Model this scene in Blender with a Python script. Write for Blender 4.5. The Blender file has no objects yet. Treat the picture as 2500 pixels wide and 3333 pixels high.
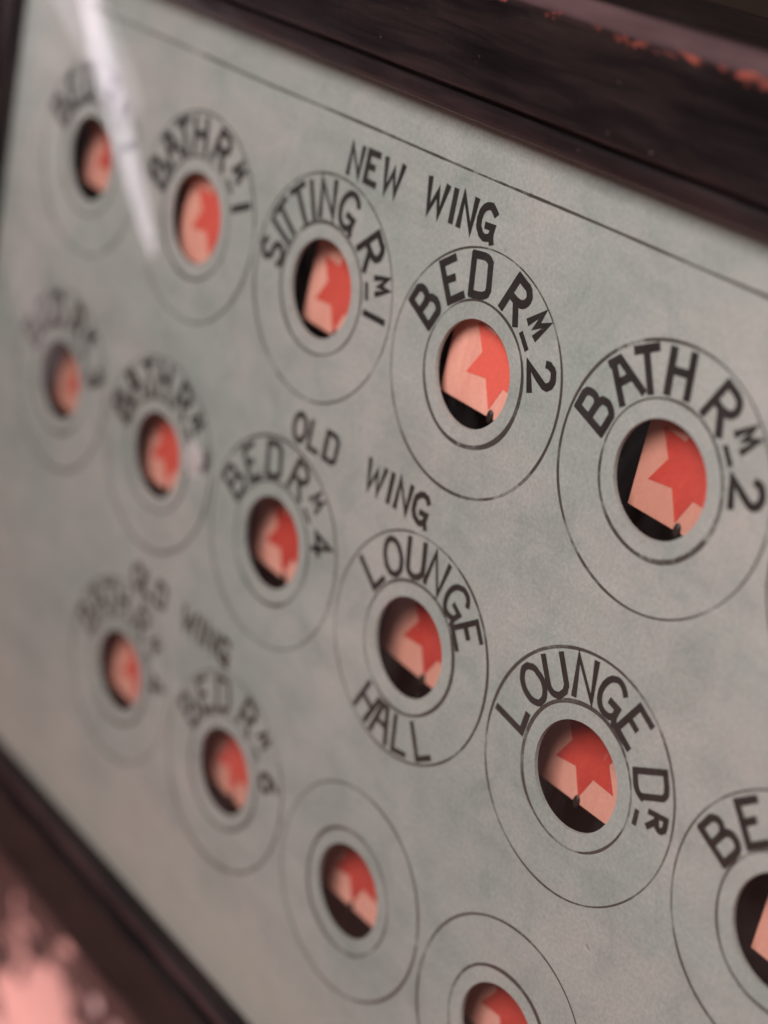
import bpy, bmesh, math, random
from mathutils import Vector, Matrix

# ------------------------------------------------------------------ set-up
# plane coordinates: u to the right, v down, w into the wall; one unit is 20 mm
U = 0.02
def W(u, v, w=0.0):
    return Vector((u * U, w * U, -v * U))
def D(d):
    return Vector((d[0], d[2], -d[1]))

scene = bpy.context.scene
col = scene.collection
random.seed(11)

# camera
CAM = (9.31808, -3.91342, -9.12550)
R0 = (0.5997237, -0.2009415, 0.7745670)
R1 = (0.4139705, 0.9062741, -0.0854152)
R2 = (-0.6848065, 0.3718734, 0.6266978)
cd = bpy.data.cameras.new('camera')
cam = bpy.data.objects.new('camera', cd)
col.objects.link(cam)
x, y, z = D(R0), -D(R1), -D(R2)
m = Matrix((x, y, z)).transposed().to_4x4()
m.translation = W(*CAM)
cam.matrix_world = m
cd.sensor_fit = 'VERTICAL'
cd.sensor_height = 36.0
cd.sensor_width = 27.0
cd.lens = 5569.42 * 36.0 / 3333.0
cd.clip_start = 0.005
cd.clip_end = 50.0
cd.dof.use_dof = True
cd.dof.focus_distance = 13.1 * U
cd.dof.aperture_fstop = 7.8
scene.camera = cam

scene.view_settings.view_transform = 'Standard'
scene.view_settings.look = 'None'
scene.view_settings.exposure = 0.0
scene.view_settings.gamma = 1.0
scene.view_settings.use_curve_mapping = False

# dim room all round
world = bpy.data.worlds.new('World')
scene.world = world
world.use_nodes = True
wn = world.node_tree
bg = wn.nodes['Background']
wtc = wn.nodes.new('ShaderNodeTexCoord')
wsep = wn.nodes.new('ShaderNodeSeparateXYZ')
wrmp = wn.nodes.new('ShaderNodeValToRGB')
wn.links.new(wtc.outputs['Generated'], wsep.inputs[0])
wmap = wn.nodes.new('ShaderNodeMapRange')
wmap.inputs['From Min'].default_value = -1
wmap.inputs['From Max'].default_value = 1
wn.links.new(wsep.outputs['Z'], wmap.inputs['Value'])
wn.links.new(wmap.outputs[0], wrmp.inputs['Fac'])
e = wrmp.color_ramp.elements          # red-brown floor, dark panelled walls, grey ceiling
e[0].position, e[0].color = 0.16, (0.62, 0.30, 0.26, 1)
e[1].position, e[1].color = 1.0, (0.34, 0.30, 0.30, 1)
q = e.new(0.345); q.color = (0.06, 0.035, 0.034, 1)
q = e.new(0.55); q.color = (0.05, 0.045, 0.047, 1)
wn.links.new(wrmp.outputs['Color'], bg.inputs['Color'])
bg.inputs['Strength'].default_value = 1.0

def area(name, pos, target, sx, sy, energy, color, shape='RECTANGLE', roll=None):
    ld = bpy.data.lights.new(name, 'AREA')
    ld.shape = shape
    ld.size = sx * U
    ld.size_y = sy * U
    ld.energy = energy
    ld.color = color
    o = bpy.data.objects.new(name, ld)
    col.objects.link(o)
    p, t = W(*pos), W(*target)
    zz = (p - t).normalized()
    yy = roll if roll is not None else Vector((0, 0, 1))
    xx = yy.cross(zz).normalized()
    yy = zz.cross(xx)
    mm = Matrix((xx, yy, zz)).transposed().to_4x4()
    mm.translation = p
    o.matrix_world = mm
    return o
def radiance_power(sx, sy, L, ell=False):
    a = sx * sy * U * U * (math.pi / 4 if ell else 1)
    return L * math.pi * a

# the room's ceiling lamp, in front of the board and above it
KEY_L = 27.5
area('ceiling_lamp', (8.0, -17.0, -22.5), (0.0, 2.0, 0.0), 12, 12, radiance_power(12, 12, KEY_L), (0.985, 0.965, 0.965))

# the pale window slit that mirrors in the glass at the far left
def mirrored(u, v, t):
    k = 0.1 / -CAM[2]                 # the glass stands a little proud of the lettering
    u, v = u + (CAM[0] - u) * k, v + (CAM[1] - v) * k
    return (u + t * (u - CAM[0]), v + t * (v - CAM[1]), CAM[2] * t - 0.1)
def slit(name, a, b, t, width, L, color, ell=True):
    pa, pb = Vector(mirrored(a[0], a[1], t)), Vector(mirrored(b[0], b[1], t))
    c = (pa + pb) / 2
    mid = ((a[0] + b[0]) / 2, (a[1] + b[1]) / 2, 0)
    ax = pb - pa
    area(name, tuple(c), mid, width, ax.length, radiance_power(width, ax.length, L, ell), color,
         'ELLIPSE' if ell else 'RECTANGLE', D(ax).normalized())
slit('window_slit', (-7.05, -1.95), (-4.96, 0.56), 0.13, 0.25, 5.2, (0.98, 0.88, 0.97))
slit('window_slit_top', (-7.9, -2.1), (-5.85, -0.75), 0.13, 0.52, 2.2, (0.97, 0.84, 0.92))

# added pinkish fill light without a known source, brightens the wall patch
lamp = area('wall_patch_fill', (-13.2, 19.0, -4.2), (-8.7, 14.2, 2.2), 2.0, 2.0, radiance_power(2.0, 2.0, 4.2), (1.0, 0.84, 0.80))
lamp.data.spread = math.radians(42)

# ------------------------------------------------------------------ materials
def mat(name):
    m_ = bpy.data.materials.new(name)
    m_.use_nodes = True
    nt = m_.node_tree
    return m_, nt, nt.nodes['Principled BSDF']
def N(nt, t, **kw):
    n = nt.nodes.new(t)
    for k, v in kw.items():
        setattr(n, k, v)
    return n
def coords(nt, scale=(1, 1, 1)):
    tc = N(nt, 'ShaderNodeTexCoord')
    mp = N(nt, 'ShaderNodeMapping')
    mp.inputs['Scale'].default_value = scale
    nt.links.new(tc.outputs['Object'], mp.inputs['Vector'])
    return mp.outputs['Vector']
def noise(nt, vec, scale, detail=3, rough=0.55, dist=0.0):
    n = N(nt, 'ShaderNodeTexNoise')
    n.inputs['Scale'].default_value = scale
    n.inputs['Detail'].default_value = detail
    n.inputs['Roughness'].default_value = rough
    n.inputs['Distortion'].default_value = dist
    nt.links.new(vec, n.inputs['Vector'])
    return n.outputs['Fac']
def ramp(nt, fac, stops):
    r = N(nt, 'ShaderNodeValToRGB')
    e = r.color_ramp.elements
    e[0].position, e[0].color = stops[0][0], (*stops[0][1], 1)
    e[1].position, e[1].color = stops[-1][0], (*stops[-1][1], 1)
    for p, c in stops[1:-1]:
        q = e.new(p)
        q.color = (*c, 1)
    nt.links.new(fac, r.inputs['Fac'])
    return r.outputs['Color']
def mix(nt, fac, a, b, mode='MIX'):
    n = N(nt, 'ShaderNodeMix', data_type='RGBA', blend_type=mode)
    def put(sock, v):
        if isinstance(v, (tuple, list)):
            sock.default_value = (*v, 1)
        elif isinstance(v, float):
            sock.default_value = v
        else:
            nt.links.new(v, sock)
    put(n.inputs['Factor'], fac)
    put(n.inputs[6], a)
    put(n.inputs[7], b)
    return n.outputs[2]
def mth(nt, op, a, b=0.0):
    n = N(nt, 'ShaderNodeMath', operation=op)
    for i, v in enumerate((a, b)):
        if isinstance(v, (int, float)):
            n.inputs[i].default_value = v
        else:
            nt.links.new(v, n.inputs[i])
    return n.outputs[0]
def bump(nt, p, h, strength, dist):
    b = N(nt, 'ShaderNodeBump')
    b.inputs['Strength'].default_value = strength
    b.inputs['Distance'].default_value = dist
    nt.links.new(h, b.inputs['Height'])
    nt.links.new(b.outputs['Normal'], p.inputs['Normal'])

BW = lambda a: (a, a, a)
def faceplate_material():
    m_, nt, p = mat('aged_grey_paint')
    v = coords(nt)
    big = noise(nt, v, 26, 4, 0.55, 0.6)
    c = ramp(nt, big, [(0.30, (0.276, 0.286, 0.272)), (0.48, (0.322, 0.313, 0.298)), (0.66, (0.358, 0.325, 0.311))])
    mid = noise(nt, v, 95, 5, 0.65, 0.9)
    c = mix(nt, 0.75, c, ramp(nt, mid, [(0.28, (0.74, 0.79, 0.77)), (0.5, (0.97, 0.97, 0.96)), (0.72, (1.12, 1.06, 1.04))]), 'MULTIPLY')
    # bluish green blots
    bl = noise(nt, coords(nt, (1.0, 1, 0.8)), 130, 3, 0.6, 1.4)
    c = mix(nt, ramp(nt, bl, [(0.60, BW(0)), (0.76, BW(0.42))]), c, (0.215, 0.24, 0.225))
    # brush strokes running along the board
    br = noise(nt, coords(nt, (0.14, 1, 1)), 150, 3, 0.6, 0.3)
    c = mix(nt, 0.5, c, ramp(nt, br, [(0.3, BW(0.86)), (0.7, BW(1.10))]), 'MULTIPLY')
    # beige brushed touch-up along the bottom edge
    tco = N(nt, 'ShaderNodeTexCoord')
    sep = N(nt, 'ShaderNodeSeparateXYZ')
    nt.links.new(tco.outputs['Object'], sep.inputs[0])
    st = noise(nt, coords(nt, (0.22, 1, 1)), 75, 4, 0.6, 0.6)
    low = mth(nt, 'ADD', mth(nt, 'MULTIPLY', sep.outputs['Z'], -1 / U / 2.2), -5.3 / 2.2)
    fac = ramp(nt, mth(nt, 'MULTIPLY', mth(nt, 'MINIMUM', mth(nt, 'MAXIMUM', low, 0.0), 0.8), st), [(0.10, BW(0)), (0.42, BW(0.6))])
    c = mix(nt, fac, c, (0.40, 0.350, 0.310))
    fine = noise(nt, v, 1500, 3, 0.7)
    c = mix(nt, 0.8, c, ramp(nt, fine, [(0.25, (0.75, 0.76, 0.76)), (0.75, (1.22, 1.21, 1.20))]), 'MULTIPLY')
    speck = noise(nt, v, 420, 1, 0.5)
    c = mix(nt, ramp(nt, speck, [(0.765, BW(0)), (0.80, BW(0.6))]), c, (0.13, 0.11, 0.10))
    c = mix(nt, 1.0, c, (0.966, 1.0, 0.988), 'MULTIPLY')
    nt.links.new(c, p.inputs['Base Color'])
    p.inputs['Roughness'].default_value = 0.6
    p.inputs['Specular IOR Level'].default_value = 0.2
    bump(nt, p, mid, 0.15, 0.0002)
    return m_
def ink_material(name, worn=0.5, base=(0.022, 0.016, 0.014)):
    m_, nt, p = mat(name)
    v = coords(nt)
    n1 = noise(nt, v, 85, 3, 0.6)
    n2 = noise(nt, v, 900, 3, 0.7)
    c = mix(nt, ramp(nt, n2, [(0.35, BW(0)), (0.75, BW(0.4))]), base, tuple(k * 2.4 for k in base))
    nt.links.new(c, p.inputs['Base Color'])
    p.inputs['Roughness'].default_value = 0.55
    a = mth(nt, 'ADD', mth(nt, 'MULTIPLY', n1, 1.0), mth(nt, 'MULTIPLY', n2, 0.35))
    al = ramp(nt, a, [(0.44 + 0.10 * (worn > 0.5), BW(1 - worn)), (0.72, BW(1.0))])
    nt.links.new(al, p.inputs['Alpha'])
    return m_
def wood_material():
    m_, nt, p = mat('dark_varnished_wood')
    at = N(nt, 'ShaderNodeAttribute', attribute_name='wear')
    al = N(nt, 'ShaderNodeAttribute', attribute_name='along')
    vm = N(nt, 'ShaderNodeCombineXYZ')
    ac = N(nt, 'ShaderNodeAttribute', attribute_name='across')
    nt.links.new(al.outputs['Fac'], vm.inputs[0])
    nt.links.new(ac.outputs['Fac'], vm.inputs[1])
    mp = N(nt, 'ShaderNodeMapping')
    mp.inputs['Scale'].default_value = (0.10, 1, 1)
    nt.links.new(vm.outputs[0], mp.inputs['Vector'])
    g = noise(nt, mp.outputs[0], 7.0, 5, 0.65, 0.5)
    c = ramp(nt, g, [(0.25, (0.0035, 0.0024, 0.0028)), (0.5, (0.0085, 0.0050, 0.0050)), (0.78, (0.021, 0.0105, 0.0090))])
    shn = N(nt, 'ShaderNodeAttribute', attribute_name='painted_sheen')   # sheen of the mouldings, put into the base colour as paler mauve
    c = mix(nt, shn.outputs['Fac'], c, ramp(nt, g, [(0.3, (0.050, 0.025, 0.026)), (0.7, (0.082, 0.044, 0.046))]))
    big = noise(nt, vm.outputs[0], 0.8, 3)
    c = mix(nt, 0.7, c, ramp(nt, big, [(0.3, BW(0.5)), (0.7, BW(1.45))]), 'MULTIPLY')
    # varnish worn through to red wood, mostly along the arris
    mp2 = N(nt, 'ShaderNodeMapping')
    mp2.inputs['Scale'].default_value = (0.40, 1, 1)
    nt.links.new(vm.outputs[0], mp2.inputs['Vector'])
    wn = noise(nt, mp2.outputs[0], 4.2, 5, 0.65, 0.8)
    s = mth(nt, 'ADD', wn, mth(nt, 'MULTIPLY', at.outputs['Fac'], 0.235))
    f = ramp(nt, s, [(0.725, BW(0)), (0.80, BW(1))])
    c = mix(nt, f, c, ramp(nt, g, [(0.3, (0.13, 0.028, 0.022)), (0.7, (0.30, 0.072, 0.052))]))
    # pale dust specks
    sp = noise(nt, vm.outputs[0], 11.0, 2, 0.5)
    c = mix(nt, ramp(nt, sp, [(0.735, BW(0)), (0.79, BW(0.55))]), c, (0.16, 0.105, 0.09))
    nt.links.new(c, p.inputs['Base Color'])
    p.inputs['Roughness'].default_value = 0.38
    nt.links.new(ramp(nt, g, [(0.3, BW(0.32)), (0.7, BW(0.55))]), p.inputs['Roughness'])
    p.inputs['Specular IOR Level'].default_value = 0.28
    bump(nt, p, g, 0.25, 0.0003)
    return m_
def card_material():
    m_, nt, p = mat('salmon_card')
    v = coords(nt)
    n1 = noise(nt, coords(nt, (1, 1, 0.25)), 260, 3, 0.6)
    n2 = noise(nt, v, 1600, 2, 0.6)
    c = ramp(nt, n1, [(0.3, (0.70, 0.268, 0.200)), (0.7, (0.82, 0.375, 0.290))])
    so = N(nt, 'ShaderNodeAttribute', attribute_type='OBJECT', attribute_name='card_darken')
    c = mix(nt, so.outputs['Fac'], c, (0.52, 0.20, 0.14))  # per-card mix towards a darker salmon
    c = mix(nt, 0.6, c, ramp(nt, n2, [(0.3, BW(0.90)), (0.7, BW(1.08))]), 'MULTIPLY')
    nt.links.new(c, p.inputs['Base Color'])
    p.inputs['Roughness'].default_value = 0.7
    return m_
def star_material():
    m_, nt, p = mat('red_paint')
    v = coords(nt)
    n2 = noise(nt, v, 1300, 3, 0.6)
    n1 = noise(nt, v, 200, 2, 0.6)
    c = ramp(nt, n1, [(0.3, (0.44, 0.036, 0.026)), (0.7, (0.54, 0.052, 0.036))])
    fd = N(nt, 'ShaderNodeAttribute', attribute_type='OBJECT', attribute_name='fade')
    c = mix(nt, fd.outputs['Fac'], c, (0.84, 0.140, 0.098))
    scuff = noise(nt, coords(nt, (1, 1, 0.4)), 420, 4, 0.7)
    c = mix(nt, ramp(nt, scuff, [(0.62, BW(0)), (0.74, BW(0.35))]), c, (0.72, 0.20, 0.15))
    c = mix(nt, 0.6, c, ramp(nt, n2, [(0.3, BW(0.88)), (0.7, BW(1.1))]), 'MULTIPLY')
    nt.links.new(c, p.inputs['Base Color'])
    p.inputs['Roughness'].default_value = 0.55
    return m_
def plain(name, c, rough=0.6, metal=0.0, var=0.25, sc=300):
    m_, nt, p = mat(name)
    n1 = noise(nt, coords(nt), sc, 3, 0.6)
    nt.links.new(ramp(nt, n1, [(0.3, tuple(k * (1 - var) for k in c)), (0.7, tuple(k * (1 + var) for k in c))]), p.inputs['Base Color'])
    p.inputs['Roughness'].default_value = rough
    p.inputs['Metallic'].default_value = metal
    return m_
def glass_material():
    m_ = bpy.data.materials.new('old_window_glass')
    m_.use_nodes = True
    nt = m_.node_tree
    nt.nodes.clear()
    out = N(nt, 'ShaderNodeOutputMaterial')
    geo = N(nt, 'ShaderNodeNewGeometry')
    dot = N(nt, 'ShaderNodeVectorMath', operation='DOT_PRODUCT')
    nt.links.new(geo.outputs['Incoming'], dot.inputs[0])
    nt.links.new(geo.outputs['Normal'], dot.inputs[1])
    f = mth(nt, 'POWER', mth(nt, 'SUBTRACT', 1.0, mth(nt, 'ABSOLUTE', dot.outputs['Value'])), 5.0)
    f = mth(nt, 'ADD', mth(nt, 'MULTIPLY', f, 0.96), 0.04)
    f = mth(nt, 'MULTIPLY', f, mth(nt, 'SUBTRACT', 1.0, geo.outputs['Backfacing']))
    tr = N(nt, 'ShaderNodeBsdfTransparent')
    tr.inputs['Color'].default_value = (0.985, 0.99, 0.985, 1)
    gl = N(nt, 'ShaderNodeBsdfGlossy')
    gl.inputs['Roughness'].default_value = 0.03
    gl.inputs['Color'].default_value = (1, 1, 1, 1)
    # slightly wavy old glass
    h = noise(nt, coords(nt), 28, 2, 0.5)
    b = N(nt, 'ShaderNodeBump')
    b.inputs['Strength'].default_value = 0.025
    b.inputs['Distance'].default_value = 0.002
    nt.links.new(h, b.inputs['Height'])
    nt.links.new(b.outputs['Normal'], gl.inputs['Normal'])
    # dust and wiping smears on the glass, plus a few pale soft-edged spots
    sm = noise(nt, coords(nt, (1, 1, 0.35)), 55, 5, 0.7, 1.2)
    du = noise(nt, coords(nt), 750, 2, 0.6)
    film = mth(nt, 'ADD', ramp(nt, sm, [(0.45, BW(0)), (0.80, BW(0.03))]), ramp(nt, du, [(0.73, BW(0)), (0.78, BW(0.15))]))
    tco = N(nt, 'ShaderNodeTexCoord')
    for (pu, pv), rad, amt in PALE_SPOTS:
        ds = N(nt, 'ShaderNodeVectorMath', operation='DISTANCE')
        nt.links.new(tco.outputs['Object'], ds.inputs[0])
        ds.inputs[1].default_value = W(pu, pv, -0.1)
        film = mth(nt, 'ADD', film, ramp(nt, mth(nt, 'ADD', mth(nt, 'DIVIDE', ds.outputs['Value'], rad * U * 2), mth(nt, 'MULTIPLY', mth(nt, 'SUBTRACT', sm, 0.5), 0.5)), [(0.25, BW(amt)), (0.55, BW(0))]))
    df = N(nt, 'ShaderNodeBsdfDiffuse')
    df.inputs['Color'].default_value = (0.62, 0.55, 0.54, 1)
    mf = N(nt, 'ShaderNodeMixShader')
    nt.links.new(mth(nt, 'MULTIPLY', film, mth(nt, 'SUBTRACT', 1.0, geo.outputs['Backfacing'])), mf.inputs[0])
    nt.links.new(tr.outputs[0], mf.inputs[1])
    nt.links.new(df.outputs[0], mf.inputs[2])
    mx = N(nt, 'ShaderNodeMixShader')
    nt.links.new(f, mx.inputs[0])
    nt.links.new(mf.outputs[0], mx.inputs[1])
    nt.links.new(gl.outputs[0], mx.inputs[2])
    nt.links.new(mx.outputs[0], out.inputs['Surface'])
    return m_
def wall_material():
    m_, nt, p = mat('old_wall_paint')
    v = coords(nt)
    n1 = noise(nt, v, 9, 4, 0.6)
    n2 = noise(nt, v, 60, 4, 0.6, 0.5)
    c = ramp(nt, n1, [(0.3, (0.060, 0.026, 0.024)), (0.7, (0.115, 0.050, 0.046))])
    # dark brown above, red-brown below a line hidden by the board
    sep = N(nt, 'ShaderNodeSeparateXYZ')
    tco = N(nt, 'ShaderNodeTexCoord')
    nt.links.new(tco.outputs['Object'], sep.inputs[0])
    up = ramp(nt, mth(nt, 'ADD', mth(nt, 'MULTIPLY', sep.outputs['Z'], 4.0), 0.5), [(0.49, BW(0)), (0.51, BW(1))])
    c = mix(nt, up, c, ramp(nt, n1, [(0.3, (0.012, 0.0075, 0.005)), (0.7, (0.024, 0.012, 0.009))]))
    c = mix(nt, 0.5, c, ramp(nt, n2, [(0.3, BW(0.75)), (0.7, BW(1.25))]), 'MULTIPLY')
    # patch where the paint has come away to pale pink plaster
    tc = N(nt, 'ShaderNodeTexCoord')
    sub = N(nt, 'ShaderNodeVectorMath', operation='DISTANCE')
    nt.links.new(tc.outputs['Object'], sub.inputs[0])
    sub.inputs[1].default_value = W(*PATCH)
    d = mth(nt, 'DIVIDE', sub.outputs['Value'], PATCH_R * U)
    d = mth(nt, 'ADD', d, mth(nt, 'MULTIPLY', mth(nt, 'SUBTRACT', n2, 0.5), 1.5))
    d = mth(nt, 'ADD', d, mth(nt, 'MULTIPLY', mth(nt, 'SUBTRACT', noise(nt, v, 28, 3, 0.5), 0.5), 1.6))
    f = ramp(nt, d, [(0.82, BW(1)), (0.95, BW(0))])
    c = mix(nt, f, c, ramp(nt, n1, [(0.3, (0.66, 0.30, 0.27)), (0.7, (0.80, 0.42, 0.38))]))
    vo = N(nt, 'ShaderNodeTexVoronoi')
    vo.inputs['Scale'].default_value = 75
    nt.links.new(v, vo.inputs['Vector'])
    sepc = N(nt, 'ShaderNodeSeparateColor')
    nt.links.new(vo.outputs['Color'], sepc.inputs[0])
    spot = mth(nt, 'MULTIPLY', ramp(nt, vo.outputs['Distance'], [(0.16, BW(1)), (0.24, BW(0))]), mth(nt, 'GREATER_THAN', sepc.outputs[0], 0.72))
    c = mix(nt, spot, c, (0.80, 0.52, 0.50))
    nt.links.new(c, p.inputs['Base Color'])
    p.inputs['Roughness'].default_value = 0.8
    p.inputs['Specular IOR Level'].default_value = 0.12
    bump(nt, p, n2, 0.4, 0.001)
    return m_

PATCH, PATCH_R = (-7.6, 15.1, 2.2), 2.55
PALE_SPOTS = [((-3.37, 2.17), 0.20, 0.55), ((-7.05, 1.65), 0.55, 0.22), ((-6.56, 2.12), 0.6, 0.12)]
M_PLATE = faceplate_material()
M_INK = ink_material('black_lettering_ink', 0.22, (0.012, 0.009, 0.008))
M_LINE = ink_material('worn_line_ink', 0.78, (0.040, 0.031, 0.026))
M_WOOD = wood_material()
M_CARD = card_material()
M_STAR = star_material()
M_PIN = plain('tarnished_brass', (0.035, 0.022, 0.018), 0.45, 0.3)
M_DARK = plain('black_stained_board', (0.004, 0.0025, 0.0025), 0.9)
M_GLASS = glass_material()
M_WALL = wall_material()

# ------------------------------------------------------------------ helpers
def link(name, me, material, parent=None):
    me.name = name
    if material is not None:
        me.materials.clear()
        me.materials.append(material)
    o = bpy.data.objects.new(name, me)
    col.objects.link(o)
    if parent is not None:
        o.parent = parent
    return o
def empty(name, loc):
    o = bpy.data.objects.new(name, None)
    o.empty_display_size = 0.01
    o.location = loc
    col.objects.link(o)
    return o
def tag(o, label=None, cat=None, group=None, kind=None):
    if label: o['label'] = label
    if cat: o['category'] = cat
    if group: o['group'] = group
    if kind: o['kind'] = kind
    return o
def box_mesh(name, u0, u1, v0, v1, w0, w1, bevel=0.0):
    bm = bmesh.new()
    bmesh.ops.create_cube(bm, size=1)
    for q in bm.verts:
        q.co = W(u0 if q.co.x < 0 else u1, v0 if q.co.z > 0 else v1, w0 if q.co.y < 0 else w1)
    if bevel:
        bmesh.ops.bevel(bm, geom=bm.edges[:], offset=bevel * U, segments=2, affect='EDGES')
    me = bpy.data.meshes.new(name)
    bm.to_mesh(me)
    bm.free()
    return me
def poly_mesh(name, faces):
    """faces: list of vertex loops in (u, v, w)"""
    vs, fs = [], []
    for f in faces:
        b = len(vs)
        vs += [W(*q) for q in f]
        fs.append(list(range(b, b + len(f))))
    me = bpy.data.meshes.new(name)
    me.from_pydata(vs, [], fs)
    return me
def ring_mesh(name, c, r, thick, w, ecc=(0.0, 0.0), seed=0, n=144):
    rr = random.Random(seed)
    ph = [rr.uniform(0, 6.28) for _ in range(4)]
    vs, fs = [], []
    for i in range(n):
        a = 2 * math.pi * i / n
        t = thick * (1 + ecc[0] * math.cos(a - ecc[1]) + 0.14 * math.sin(3 * a + ph[0]) + 0.10 * math.sin(7 * a + ph[1]))
        r_ = r + 0.004 * math.sin(2 * a + ph[2]) + 0.0025 * math.sin(5 * a + ph[3])
        for q in (r_ - t / 2, r_ + t / 2):
            vs.append(W(c[0] + q * math.cos(a), c[1] + q * math.sin(a), w))
    for i in range(n):
        j = (i + 1) % n
        fs.append((2 * i, 2 * i + 1, 2 * j + 1, 2 * j))
    me = bpy.data.meshes.new(name)
    me.from_pydata(vs, [], fs)
    return me

# pen-drawn capitals: strokes in a box of height 1 (y up), width as given
def arc(cx, cy, rx, ry, a0, a1, n=14):
    return [(cx + rx * math.cos(math.radians(a0 + (a1 - a0) * i / n)), cy + ry * math.sin(math.radians(a0 + (a1 - a0) * i / n))) for i in range(n + 1)]
GL = {
 'A': (0.74, [[(0.06, 0), (0.20, 0.97)], [(0.10, 1.0), (0.40, 1.0), (0.74, 0.02)], [(0.16, 0.47), (0.52, 0.47)]]),
 'B': (0.66, [[(0, 0), (0, 1)], [(0, 1), (0.36, 1)] + arc(0.36, 0.765, 0.17, 0.235, 80, -80, 8) + [(0.36, 0.53), (0.02, 0.53)],
              [(0.36, 0.53), (0.42, 0.53)] + arc(0.44, 0.265, 0.20, 0.265, 75, -80, 9) + [(0.42, 0), (0, 0)]]),
 'D': (0.62, [[(0, 0), (0, 1)], [(0, 1), (0.34, 1)] + arc(0.34, 0.80, 0.27, 0.20, 80, 5, 7) + arc(0.34, 0.20, 0.27, 0.20, -5, -80, 7) + [(0.30, 0), (0, 0)]]),
 'E': (0.52, [[(0.50, 1), (0, 1), (0, 0), (0.52, 0)], [(0.02, 0.53), (0.33, 0.53)]]),
 'G': (0.68, [arc(0.36, 0.5, 0.36, 0.5, 40, 315, 22), [(0.36, 0.38), (0.64, 0.38), (0.62, 0.12), (0.70, -0.06)]]),
 'H': (0.56, [[(0, 0), (0, 1)], [(0.56, 0), (0.56, 1)], [(0.02, 0.53), (0.54, 0.53)]]),
 'I': (0.0, [[(0, 0), (0, 1)]]),
 'L': (0.50, [[(0, 1), (0, 0), (0.50, 0.02)]]),
 'M': (0.72, [[(0.0, 0), (0.10, 1), (0.38, 0.30), (0.64, 1), (0.74, 0)]]),
 'N': (0.60, [[(0, 0), (0.03, 1), (0.55, 0.02), (0.60, 1)]]),
 'O': (0.66, [arc(0.33, 0.5, 0.33, 0.5, 90, 450, 26)]),
 'R': (0.62, [[(0, 0), (0, 1)], [(0, 1), (0.30, 1)] + arc(0.34, 0.74, 0.24, 0.26, 80, -80, 9) + [(0.30, 0.47), (0.02, 0.45)], [(0.28, 0.45), (0.62, 0.0)]]),
 'S': (0.56, [arc(0.28, 0.75, 0.25, 0.25, 35, 270, 13)[:-1] + arc(0.28, 0.25, 0.28, 0.25, 90, -150, 14)]),
 'T': (0.62, [[(0, 1), (0.62, 1)], [(0.31, 0.98), (0.31, 0)]]),
 'U': (0.60, [[(0, 1), (0, 0.30)] + arc(0.30, 0.28, 0.30, 0.28, 180, 360, 12) + [(0.60, 0.30), (0.60, 1)]]),
 'W': (0.86, [[(0, 1), (0.18, 0), (0.46, 0.74), (0.66, 0), (0.86, 1)]]),
 '1': (0.0, [[(0, 0), (0, 1)]]),
 '2': (0.62, [arc(0.30, 0.72, 0.30, 0.28, 165, -30, 13) + [(0.36, 0.38), (0.0, 0.02), (0.66, 0.02)]]),
 '3': (0.58, [arc(0.27, 0.75, 0.25, 0.25, 150, -75, 12), arc(0.27, 0.265, 0.30, 0.265, 75, -150, 13)]),
 '4': (0.64, [[(0.44, 0), (0.44, 1), (0.0, 0.28), (0.64, 0.28)]]),
 '6': (0.58, [[(0.50, 0.96), (0.20, 0.72)] + arc(0.29, 0.29, 0.29, 0.29, 150, 510, 20)]),
}
def ribbon(pts, t, closed=False):
    """mitred strip of constant pen width along a poly-line; returns quads in 2-D"""
    n = len(pts)
    L, Rr = [], []
    for i in range(n):
        p = Vector(pts[i])
        if closed:
            a, b = Vector(pts[i - 1]), Vector(pts[(i + 1) % n])
        else:
            a = Vector(pts[i - 1]) if i else None
            b = Vector(pts[i + 1]) if i < n - 1 else None
        d0 = (p - a).normalized() if a is not None else None
        d1 = (b - p).normalized() if b is not None else None
        if d0 is None: d0 = d1
        if d1 is None: d1 = d0
        tg = (d0 + d1)
        tg = tg.normalized() if tg.length > 1e-4 else d1
        nn = Vector((-tg.y, tg.x))
        k = max(0.5, nn.dot(Vector((-d0.y, d0.x))))
        k = t / 2 / k
        L.append(p + nn * k)
        Rr.append(p - nn * k)
    out = []
    for i in range(n if closed else n - 1):
        j = (i + 1) % n
        out.append((L[i], Rr[i], Rr[j], L[j]))
    return out
def glyph_quads(ch, height, pen, rng):
    w_, strokes = GL[ch]
    out = []
    for k, s in enumerate(strokes):
        pts = [((a - w_ / 2) * height * 1.07 + rng.gauss(0, 0.0022), (b - 0.5) * height + rng.gauss(0, 0.0022)) for a, b in s]
        closed = ch == 'O'
        if closed: pts = pts[:-1]
        if len(pts) > 2 or True:
            if not closed:
                # pen ends run on by half the pen's width
                p0, p1 = Vector(pts[0]), Vector(pts[1])
                pts[0] = tuple(p0 + (p0 - p1).normalized() * pen * 0.45)
                p0, p1 = Vector(pts[-1]), Vector(pts[-2])
                pts[-1] = tuple(p0 + (p0 - p1).normalized() * pen * 0.45)
        out.append((k, ribbon(pts, 1.30 * pen * rng.uniform(0.92, 1.08), closed)))
    return out
INK_W = -0.0030
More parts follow.
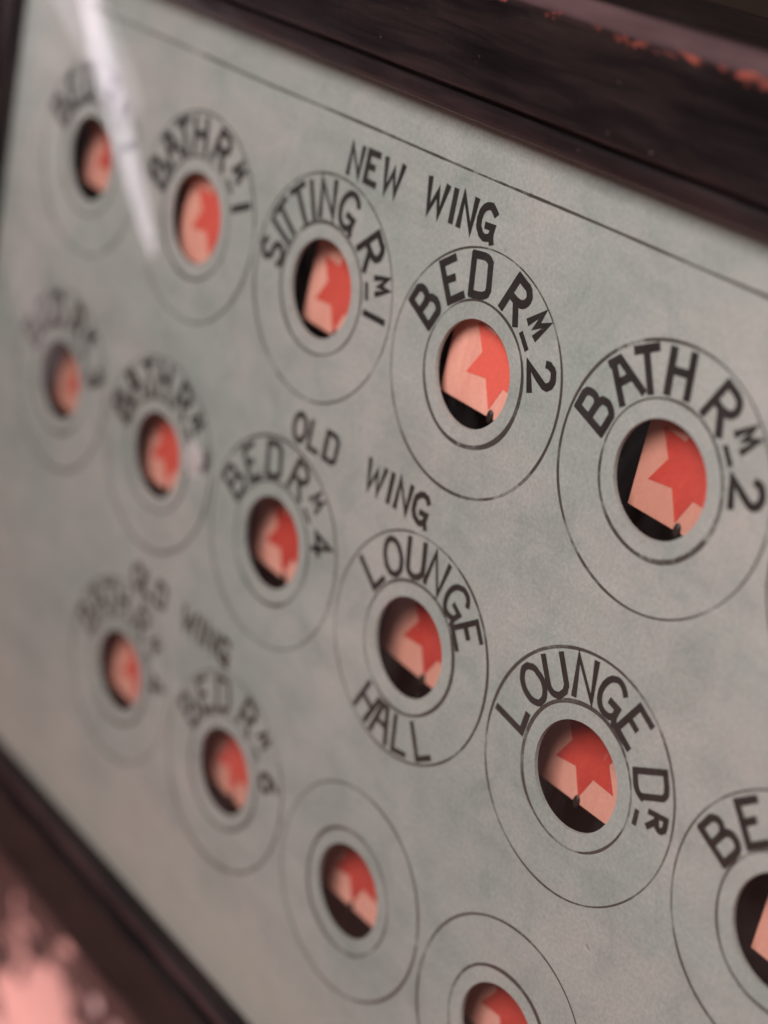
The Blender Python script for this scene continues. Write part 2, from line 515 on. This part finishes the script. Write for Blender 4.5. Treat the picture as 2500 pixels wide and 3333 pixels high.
def letters_mesh(name, items, seed):
    """items: (char, centre u, v, rotation, height, pen); rotation 0 is upright, clockwise positive as seen"""
    rng = random.Random(seed)
    faces = []
    lvl = 0
    for ch, cu, cv, rot, h, pen in items:
        rot += rng.gauss(0, 0.012)
        ca, sa = math.cos(rot), math.sin(rot)
        quads = [(0, ribbon([(-h / 2, 0), (h / 2, 0)], pen))] if ch == '_' else glyph_quads(ch, h, pen, rng)
        for k, qs in quads:
            lvl += 1
            w_ = INK_W - 0.0006 * (lvl % 5)
            for q in qs:
                f = []
                for p in q:
                    xx, yy = p.x, p.y
                    f.append((cu + xx * ca + yy * sa, cv + xx * sa - yy * ca, w_))
                faces.append(f)
    return poly_mesh(name, faces)

# ------------------------------------------------------------------ the setting: wall behind the board
S, V2, V3 = 2.0902, 2.4697, 5.0015
wall = link('wall', box_mesh('wall', -60, 60, -45, 60, 2.2, 4.2), M_WALL)
tag(wall, 'dark red-brown wall behind the board, its paint peeled to pale pink plaster at lower left', 'wall', kind='structure')

# ------------------------------------------------------------------ the board
UL, UR, VT, VB = -8.05, 5.95, -1.905, 7.2
board = empty('indicator_board', W((UL + UR) / 2, VB + 1.1, 2.2))
tag(board, 'servants\' call indicator board with grey lettered face under glass in a dark wooden frame', 'indicator board')
base_inv = Matrix.Translation(-W((UL + UR) / 2, VB + 1.1, 2.2))
def part(name, me, material, parent=None):
    o = link(name, me, material, parent or board)
    o.matrix_parent_inverse = base_inv if (parent is None or parent is board) else Matrix.Identity(4)
    return o

# dials: name, (column, row v), lettering
def circ(col_, row):
    o2, o3 = 0.004, -0.0435
    return (S * col_ + {1: 0.0, 2: o2, 3: o3}[row], {1: 0.0, 2: V2, 3: V3}[row])
HT = 0.308
def ringtext(spec, pen=0.053, h=HT):
    return [(c, a, 0.782, h, pen) for c, a in spec]
def room(word, r_, m_, bar, dig, digit, pen=0.053):
    L = ringtext(word, pen) + [('R', r_, 0.782, HT * 1.0, pen), ('M', m_, 0.860, 0.165, pen * 0.92), ('_', bar, 0.655, 0.155, pen * 0.95)]
    return L + [(digit, dig, 0.785, 0.27, pen)]
DIALS = [
 ('BED RM 1', (-3, 1), room([('B', -63), ('E', -40), ('D', -15)], 20, 40, 44, 66, '1')),
 ('BATH RM 1', (-2, 1), room([('B', -71), ('A', -47.5), ('T', -29.5), ('H', -8.9)], 20.5, 43.9, 46.7, 66, '1')),
 ('SITTING RM 1', (-1, 1), room([('S', -82.8), ('I', -67), ('T', -56.5), ('T', -38.1), ('I', -25.4), ('N', -9.2), ('G', 13.7)], 48.2, 69.5, 73, 89, '1', 0.046)),
 ('BED RM 2', (0, 1), room([('B', -63.5), ('E', -35.7), ('D', -10.5)], 23, 43, 46.4, 70, '2', 0.050)),
 ('BATH RM 2', (1, 1), room([('B', -70.8), ('A', -44), ('T', -26.9), ('H', -5.1)], 28, 47.2, 51.6, 73, '2', 0.050)),
 (None, (2, 1), []),
 ('BED RM 3', (-3, 2), room([('B', -64.3), ('E', -40), ('D', -16)], 17, 37, 43, 67, '3')),
 ('BATH RM 3', (-2, 2), room([('B', -70.7), ('A', -47), ('T', -26), ('H', -4.3)], 24.8, 45.8, 50, 71.9, '3')),
 ('BED RM 4', (-1, 2), room([('B', -65), ('E', -39.5), ('D', -12.7)], 18, 39.5, 43, 66, '4', 0.043)),
 ('LOUNGE HALL', (0, 2), ringtext([('L', -55.5), ('O', -32.4), ('U', -10.3), ('N', 10.4), ('G', 33.3), ('E', 54.5)], 0.041)
     + [(c, a, -0.79, HT, 0.041) for c, a in (('H', 205.5), ('A', 187.3), ('L', 168.5), ('L', 148.5))]),
 ('LOUNGE DR', (1, 2), ringtext([('L', -80), ('O', -54.2), ('U', -34.3), ('N', -11.1), ('G', 9.7), ('E', 31.2)], 0.043)
     + [('D', 63, 0.782, HT * 0.97, 0.043), ('R', 82, 0.850, 0.165, 0.038), ('_', 86, 0.650, 0.13, 0.045)]),
 ('BED RM', (2, 2), ringtext([('B', -63.5), ('E', -39.8), ('D', -15.5)], 0.046)),
 ('BATH RM 4', (-2, 3), room([('B', -68.7), ('A', -46), ('T', -28), ('H', -8)], 22, 43.5, 50, 73, '4', 0.042)),
 ('BED RM 6', (-1, 3), room([('B', -65.3), ('E', -41), ('D', -16.3)], 17, 38, 43, 67.2, '6', 0.042)),
 (None, (0, 3), []),
 (None, (1, 3), []),
]
H_R, RING_R = 0.4392, 0.5824

# faceplate with its round windows
cu = bpy.data.curves.new('faceplate', 'CURVE')
cu.dimensions = '2D'
cu.fill_mode = 'BOTH'
def spline(pts):
    s = cu.splines.new('POLY')
    s.points.add(len(pts) - 1)
    for q, (a, b) in zip(s.points, pts):
        q.co = (a * U, -b * U, 0, 1)
    s.use_cyclic_u = True
spline([(UL - 0.15, VT - 0.1), (UR + 0.15, VT - 0.1), (UR + 0.15, VB + 0.15), (UL - 0.15, VB + 0.15)])
for _, (c_, r_), _t in DIALS:
    cc = circ(c_, r_)
    spline([(cc[0] + H_R * math.cos(2 * math.pi * i / 96), cc[1] + H_R * math.sin(2 * math.pi * i / 96)) for i in range(96)])
cu.extrude = 0.018 * U
tmp = bpy.data.objects.new('tmp', cu)
col.objects.link(tmp)
bpy.context.view_layer.update()
dg = bpy.context.evaluated_depsgraph_get()
me = bpy.data.meshes.new_from_object(tmp.evaluated_get(dg))
bpy.data.objects.remove(tmp)
for q in me.vertices:
    a, b, c_ = q.co
    q.co = (a, -c_ + 0.018 * U, b)
me.update()
plate = part('faceplate', me, M_PLATE)

# glass
part('glass_pane', box_mesh('glass_pane', UL - 0.12, UR + 0.12, VT - 0.07, VB + 0.12, -0.10, -0.02), M_GLASS)

# ink on the face
for i, (name, (c_, r_), text) in enumerate(DIALS):
    cc = circ(c_, r_)
    dial = part('dial', ring_mesh('dial', cc, 1.0, 0.021, -0.0025, (0.35, random.uniform(0, 6.28)), i), M_LINE)
    dial['label'] = ('printed ring reading %s' % name) if name else 'printed ring left without lettering'
    ecc = (0.45, 0.9) if (c_, r_) in ((0, 1), (1, 1)) else (0.35, random.uniform(0, 6.28))
    part('inner_ring', ring_mesh('inner_ring', cc, RING_R, 0.028, -0.0025, ecc, 100 + i), M_LINE, dial)
    if text:
        items = []
        for ch, ang, rad, h, pen in text:
            a = math.radians(ang)
            if rad > 0:
                items.append((ch, cc[0] + rad * math.sin(a), cc[1] - rad * math.cos(a), a, h, pen))
            else:
                items.append((ch, cc[0] - rad * math.sin(a), cc[1] + rad * math.cos(a), a + math.pi, h, pen))
        part('lettering', letters_mesh('lettering', items, 50 + i), M_INK, dial)
def heading(words, v, h, pen, lab, seed):
    items = [(c, u, v + (0.0), 0.0, h, pen) for c, u in words]
    o = part('heading', letters_mesh('heading', items, seed), M_INK)
    o['label'] = lab
WING = [('W', -0.85), ('I', -0.635), ('N', -0.455), ('G', -0.215)]
heading([('N', -1.945), ('E', -1.71), ('W', -1.43)] + WING, -1.182, 0.248, 0.046, 'NEW WING heading over the top row', 7)
heading([('O', -1.985), ('L', -1.755), ('D', -1.50)] + [(c, u + 0.0) for c, u in WING], 1.270, 0.248, 0.043, 'OLD WING heading over the second row', 8)
heading([('O', -4.14), ('L', -3.92), ('D', -3.67)] + [(c, u - 2.26) for c, u in WING], 3.825, 0.248, 0.043, 'OLD WING heading over the third row', 9)
vs, fs = [], []
rl = random.Random(5)
for i in range(161):
    u_ = -7.0 + 12.3 * i / 160
    t_ = 0.021 * (1 + 0.22 * math.sin(i * 0.31) * math.sin(i * 0.11 + 1) + rl.gauss(0, 0.06))
    vv = -1.487 - 0.035 * max(0.0, (u_ + 3.2) / 5.7) + 0.003 * math.sin(i * 0.17)
    vs += [W(u_, vv - t_ / 2, -0.0025), W(u_, vv + t_ / 2, -0.0025)]
fs = [(2 * i, 2 * i + 1, 2 * i + 3, 2 * i + 2) for i in range(160)]
me = bpy.data.meshes.new('border_line')
me.from_pydata(vs, [], fs)
part('border_line', me, M_LINE)

# wooden frame: one moulded rail a side, mitred; profile is (outward from the opening, w, wear, painted sheen)
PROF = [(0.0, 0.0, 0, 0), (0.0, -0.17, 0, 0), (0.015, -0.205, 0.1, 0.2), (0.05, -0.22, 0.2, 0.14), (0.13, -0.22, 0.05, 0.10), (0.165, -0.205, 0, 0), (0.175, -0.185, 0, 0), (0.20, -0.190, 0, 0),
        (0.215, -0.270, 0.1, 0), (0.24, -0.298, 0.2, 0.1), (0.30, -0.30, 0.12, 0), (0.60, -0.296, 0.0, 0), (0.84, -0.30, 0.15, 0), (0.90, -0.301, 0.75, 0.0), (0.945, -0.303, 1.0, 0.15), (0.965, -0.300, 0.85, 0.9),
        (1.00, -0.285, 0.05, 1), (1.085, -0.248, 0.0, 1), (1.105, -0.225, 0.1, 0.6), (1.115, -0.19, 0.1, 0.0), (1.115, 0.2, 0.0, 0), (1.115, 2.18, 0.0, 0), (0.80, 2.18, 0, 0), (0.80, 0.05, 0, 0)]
def rail(kind):
    n = 140
    vs, fs, wear, along, across, painted_sheen = [], [], [], [], [], []
    acc = [0.0]
    for i in range(1, len(PROF)):
        acc.append(acc[-1] + math.hypot(PROF[i][0] - PROF[i - 1][0], PROF[i][1] - PROF[i - 1][1]))
    for i in range(n + 1):
        t = i / n
        for k, (o, w_, wr, sh) in enumerate(PROF):
            if kind in ('top', 'bottom'):
                u_ = (UL - o) * (1 - t) + (UR + o) * t
                v_ = VT - o if kind == 'top' else VB + o
                s_ = u_
            else:
                v_ = (VT - o) * (1 - t) + (VB + o) * t
                u_ = UL - o if kind == 'left' else UR + o
                s_ = v_
            j = 0.004 * math.sin(3.1 * s_ + k) + 0.003 * math.sin(7.7 * s_ + 2 * k)
            vs.append(W(u_, v_, w_ + (j if 2 < k < 15 and w_ < -0.2 else 0)))
            wear.append(wr if kind == 'top' else wr * 0.3)
            painted_sheen.append(sh if kind == 'top' or o < 0.3 else 0.0)
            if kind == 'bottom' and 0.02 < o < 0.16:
                painted_sheen[-1] = 0.75  # highlight line along the bottom lip, painted into the colour
            along.append(s_ + {'top': 0, 'bottom': 40, 'left': 80, 'right': 120}[kind])
            across.append(acc[k])
    K = len(PROF)
    flip = kind in ('top', 'right')
    for i in range(n):
        for k in range(K - 1):
            f = (i * K + k, i * K + k + 1, (i + 1) * K + k + 1, (i + 1) * K + k)
            fs.append(f[::-1] if flip else f)
    fs.append(tuple(range(K)) if flip else tuple(range(K))[::-1])
    fs.append(tuple(n * K + k for k in range(K))[::-1] if flip else tuple(n * K + k for k in range(K)))
    me = bpy.data.meshes.new('frame_rail')
    me.from_pydata(vs, [], fs)
    for nm, arr in (('wear', wear), ('along', along), ('across', across), ('painted_sheen', painted_sheen)):
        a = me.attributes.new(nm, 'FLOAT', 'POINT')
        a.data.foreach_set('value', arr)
    bm = bmesh.new()
    bm.from_mesh(me)
    bmesh.ops.recalc_face_normals(bm, faces=bm.faces[:])
    bm.to_mesh(me)
    bm.free()
    return me
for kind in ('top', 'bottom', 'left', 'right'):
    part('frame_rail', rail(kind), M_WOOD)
part('backboard', box_mesh('backboard', UL - 0.75, UR + 0.75, VT - 0.75, VB + 0.75, 1.2, 1.4), M_DARK)

# ------------------------------------------------------------------ the flags behind the windows
def star_pts(r1, r2, n=6):
    return [((r1 if i % 2 == 0 else r2) * math.sin(math.pi * i / n), (r1 if i % 2 == 0 else r2) * math.cos(math.pi * i / n)) for i in range(2 * n)]
def make_flag():
    root = empty('indicator_flag', (0, 0, 0))
    card = link('card', box_mesh('card', -0.62, 0.62, -0.70, 0.45, 0.0, 0.03, 0.006), M_CARD, root)
    pts = star_pts(0.45, 0.245)
    rs = random.Random(4)
    front = [(a + rs.gauss(0, 0.006), b + rs.gauss(0, 0.006)) for a, b in pts]
    front = [(a, b * 0.96 - 0.02) for a, b in front]
    bm = bmesh.new()
    vv = [bm.verts.new(W(a, b, -0.004)) for a, b in front]
    f = bm.faces.new(vv)
    bmesh.ops.recalc_face_normals(bm, faces=[f])
    bmesh.ops.triangulate(bm, faces=[f])
    me = bpy.data.meshes.new('star')
    bm.to_mesh(me)
    bm.free()
    link('star', me, M_STAR, root)
    bm = bmesh.new()
    r = bmesh.ops.create_uvsphere(bm, u_segments=12, v_segments=8, radius=0.034 * U)
    for q in bm.verts:
        q.co.z *= 1.75
        q.co.y *= 0.6
        q.co += W(0.0, 0.432, -0.012)
    me = bpy.data.meshes.new('pin')
    bm.to_mesh(me)
    bm.free()
    for q in me.polygons: q.use_smooth = True
    link('pin', me, M_PIN, root)
    link('stem', box_mesh('stem', -0.04, 0.04, -0.55, -0.47, 0.03, 0.95), M_PIN, root)
    return root
def copy_tree(o):
    c = o.copy()
    col.objects.link(c)
    for ch in o.children:
        d_ = ch.copy()
        d_.location = (0, 0, 0)
        d_.scale = (1, 1, 1)
        col.objects.link(d_)
        d_.parent = c
    return c
# (column, row), offset u, v, depth w, tilt, label
FLAGS = [
 ((-3, 1), 0.02, -0.06, 0.28, 0.02, 'salmon card in the topmost window at the left, beside the pale streak'),
 ((-2, 1), 0.10, -0.05, 0.17, -0.03, 'salmon card with red star in the window right of the pale streak'),
 ((-1, 1), 0.10, -0.05, 0.20, 0.02, 'salmon card with red star in the window lettered SITTING RM 1'),
 ((0, 1), 0.17, -0.13, 0.15, 0.0, 'bright salmon card with red star and pin in the window lettered BED RM 2'),
 ((1, 1), 0.13, -0.075, 0.20, 0.0, 'salmon card with red star beside a black gap in the window lettered BATH RM 2'),
 ((2, 1), 0.10, -0.05, 0.20, 0.0, None),
 ((-3, 2), 0.0, 0.02, 0.28, 0.02, 'blurred salmon card in the window lettered BED RM 3, left of BATH RM 3'),
 ((-2, 2), -0.02, -0.01, 0.22, -0.03, 'salmon card with red star in the window lettered BATH RM 3'),
 ((-1, 2), -0.05, 0.0, 0.28, 0.02, 'salmon card with red star in the window lettered BED RM 4'),
 ((0, 2), -0.06, -0.04, 0.32, 0.03, 'half-shaded salmon card with red star in the window lettered LOUNGE HALL'),
 ((1, 2), -0.13, -0.03, 0.32, -0.02, 'salmon card with red star and pin in the window lettered LOUNGE DR'),
 ((2, 2), 0.25, -0.01, 0.27, 0.0, 'salmon card cut by the right picture edge in the window below the wide grey space'),
 ((-2, 3), 0.0, 0.0, 0.24, 0.0, 'blurred salmon card in the window lettered BATH RM 4, lowest at the left'),
 ((-1, 3), -0.13, 0.04, 0.30, 0.03, 'orange-red looking card in the window lettered BED RM 6'),
 ((0, 3), -0.19, -0.03, 0.31, -0.03, 'salmon card with red star in the unlettered window right of BED RM 6'),
 ((1, 3), -0.14, -0.06, 0.30, 0.02, 'salmon card with red star in the unlettered window below LOUNGE DR'),
]
proto = make_flag()
first = True
FADE = {(0, 1): 0.75, (-1, 1): 0.35, (-2, 1): 0.45, (-2, 2): 0.45, (-1, 3): 0.45, (-3, 2): 0.5, (-2, 3): 0.4, (-3, 1): 0.2, (0, 2): 0.0, (1, 2): 0.1}
CARD_DARKEN = {(1, 1): 0.75, (1, 2): 0.35, (0, 2): 0.45, (0, 1): 0.0, (-3, 2): 0.5, (-2, 3): 0.35, (-1, 3): 0.4, (2, 2): 0.3}
STAR_SCALE = {(1, 2): 0.84, (0, 3): 0.86, (1, 3): 0.9, (-2, 1): 0.95, (0, 2): 0.95}
STAR_SHIFT = {(1, 2): (-0.04, 0.0), (0, 3): (-0.03, 0.0), (0, 1): (0.03, 0.0), (1, 1): (-0.10, 0.0), (-1, 1): (-0.10, 0.03), (-2, 1): (-0.03, -0.06), (-3, 1): (0.06, 0.02), (-3, 2): (0.12, 0.0), (-2, 3): (0.12, 0.0), (-1, 2): (0.02, 0.02), (0, 2): (0.02, 0.0)}
CARD_SHIFT = {(1, 1): (0.10, 0.0), (-1, 1): (0.10, 0.03), (-2, 1): (0.02, 0.08), (0, 1): (-0.03, 0.0)}
for (c_, r_), du, dv, w_, tilt, lab in FLAGS:
    if lab is None:
        continue
    cc = circ(c_, r_)
    fl = copy_tree(proto) if not first else proto
    first = False
    sx, sy = CARD_SHIFT.get((c_, r_), (0.0, 0.0))
    fu, fv = cc[0] + du + sx, cc[1] + dv + sy
    deep = {(0, 1): 0.02, (-2, 1): 0.05}.get((c_, r_), 0.09)      # how far each card hangs back in the box
    fu, fv = fu + (fu - CAM[0]) / (w_ - CAM[2]) * deep, fv + (fv - CAM[1]) / (w_ - CAM[2]) * deep
    fl.location = W(fu, fv, w_ + deep)
    sx, sy = STAR_SHIFT.get((c_, r_), (0.0, 0.0))
    for ch in fl.children:
        ch['fade'] = FADE.get((c_, r_), 0.1)
        ch['card_darken'] = CARD_DARKEN.get((c_, r_), 0.1)
        if ch.name.split('.')[0] == 'pin':
            ch.location = W(sx, 0, 0)
        if ch.name.split('.')[0] == 'star':
            ch.location = W(sx, sy, 0)
            ch.scale = (STAR_SCALE.get((c_, r_), 0.88), 1, 0.95)
            if (c_, r_) not in STAR_SCALE:
                ch.location.x -= 0.045 * U
    fl.rotation_euler = (0, tilt, 0)
    tag(fl, lab, 'flag', 'indicator flags behind the round windows')
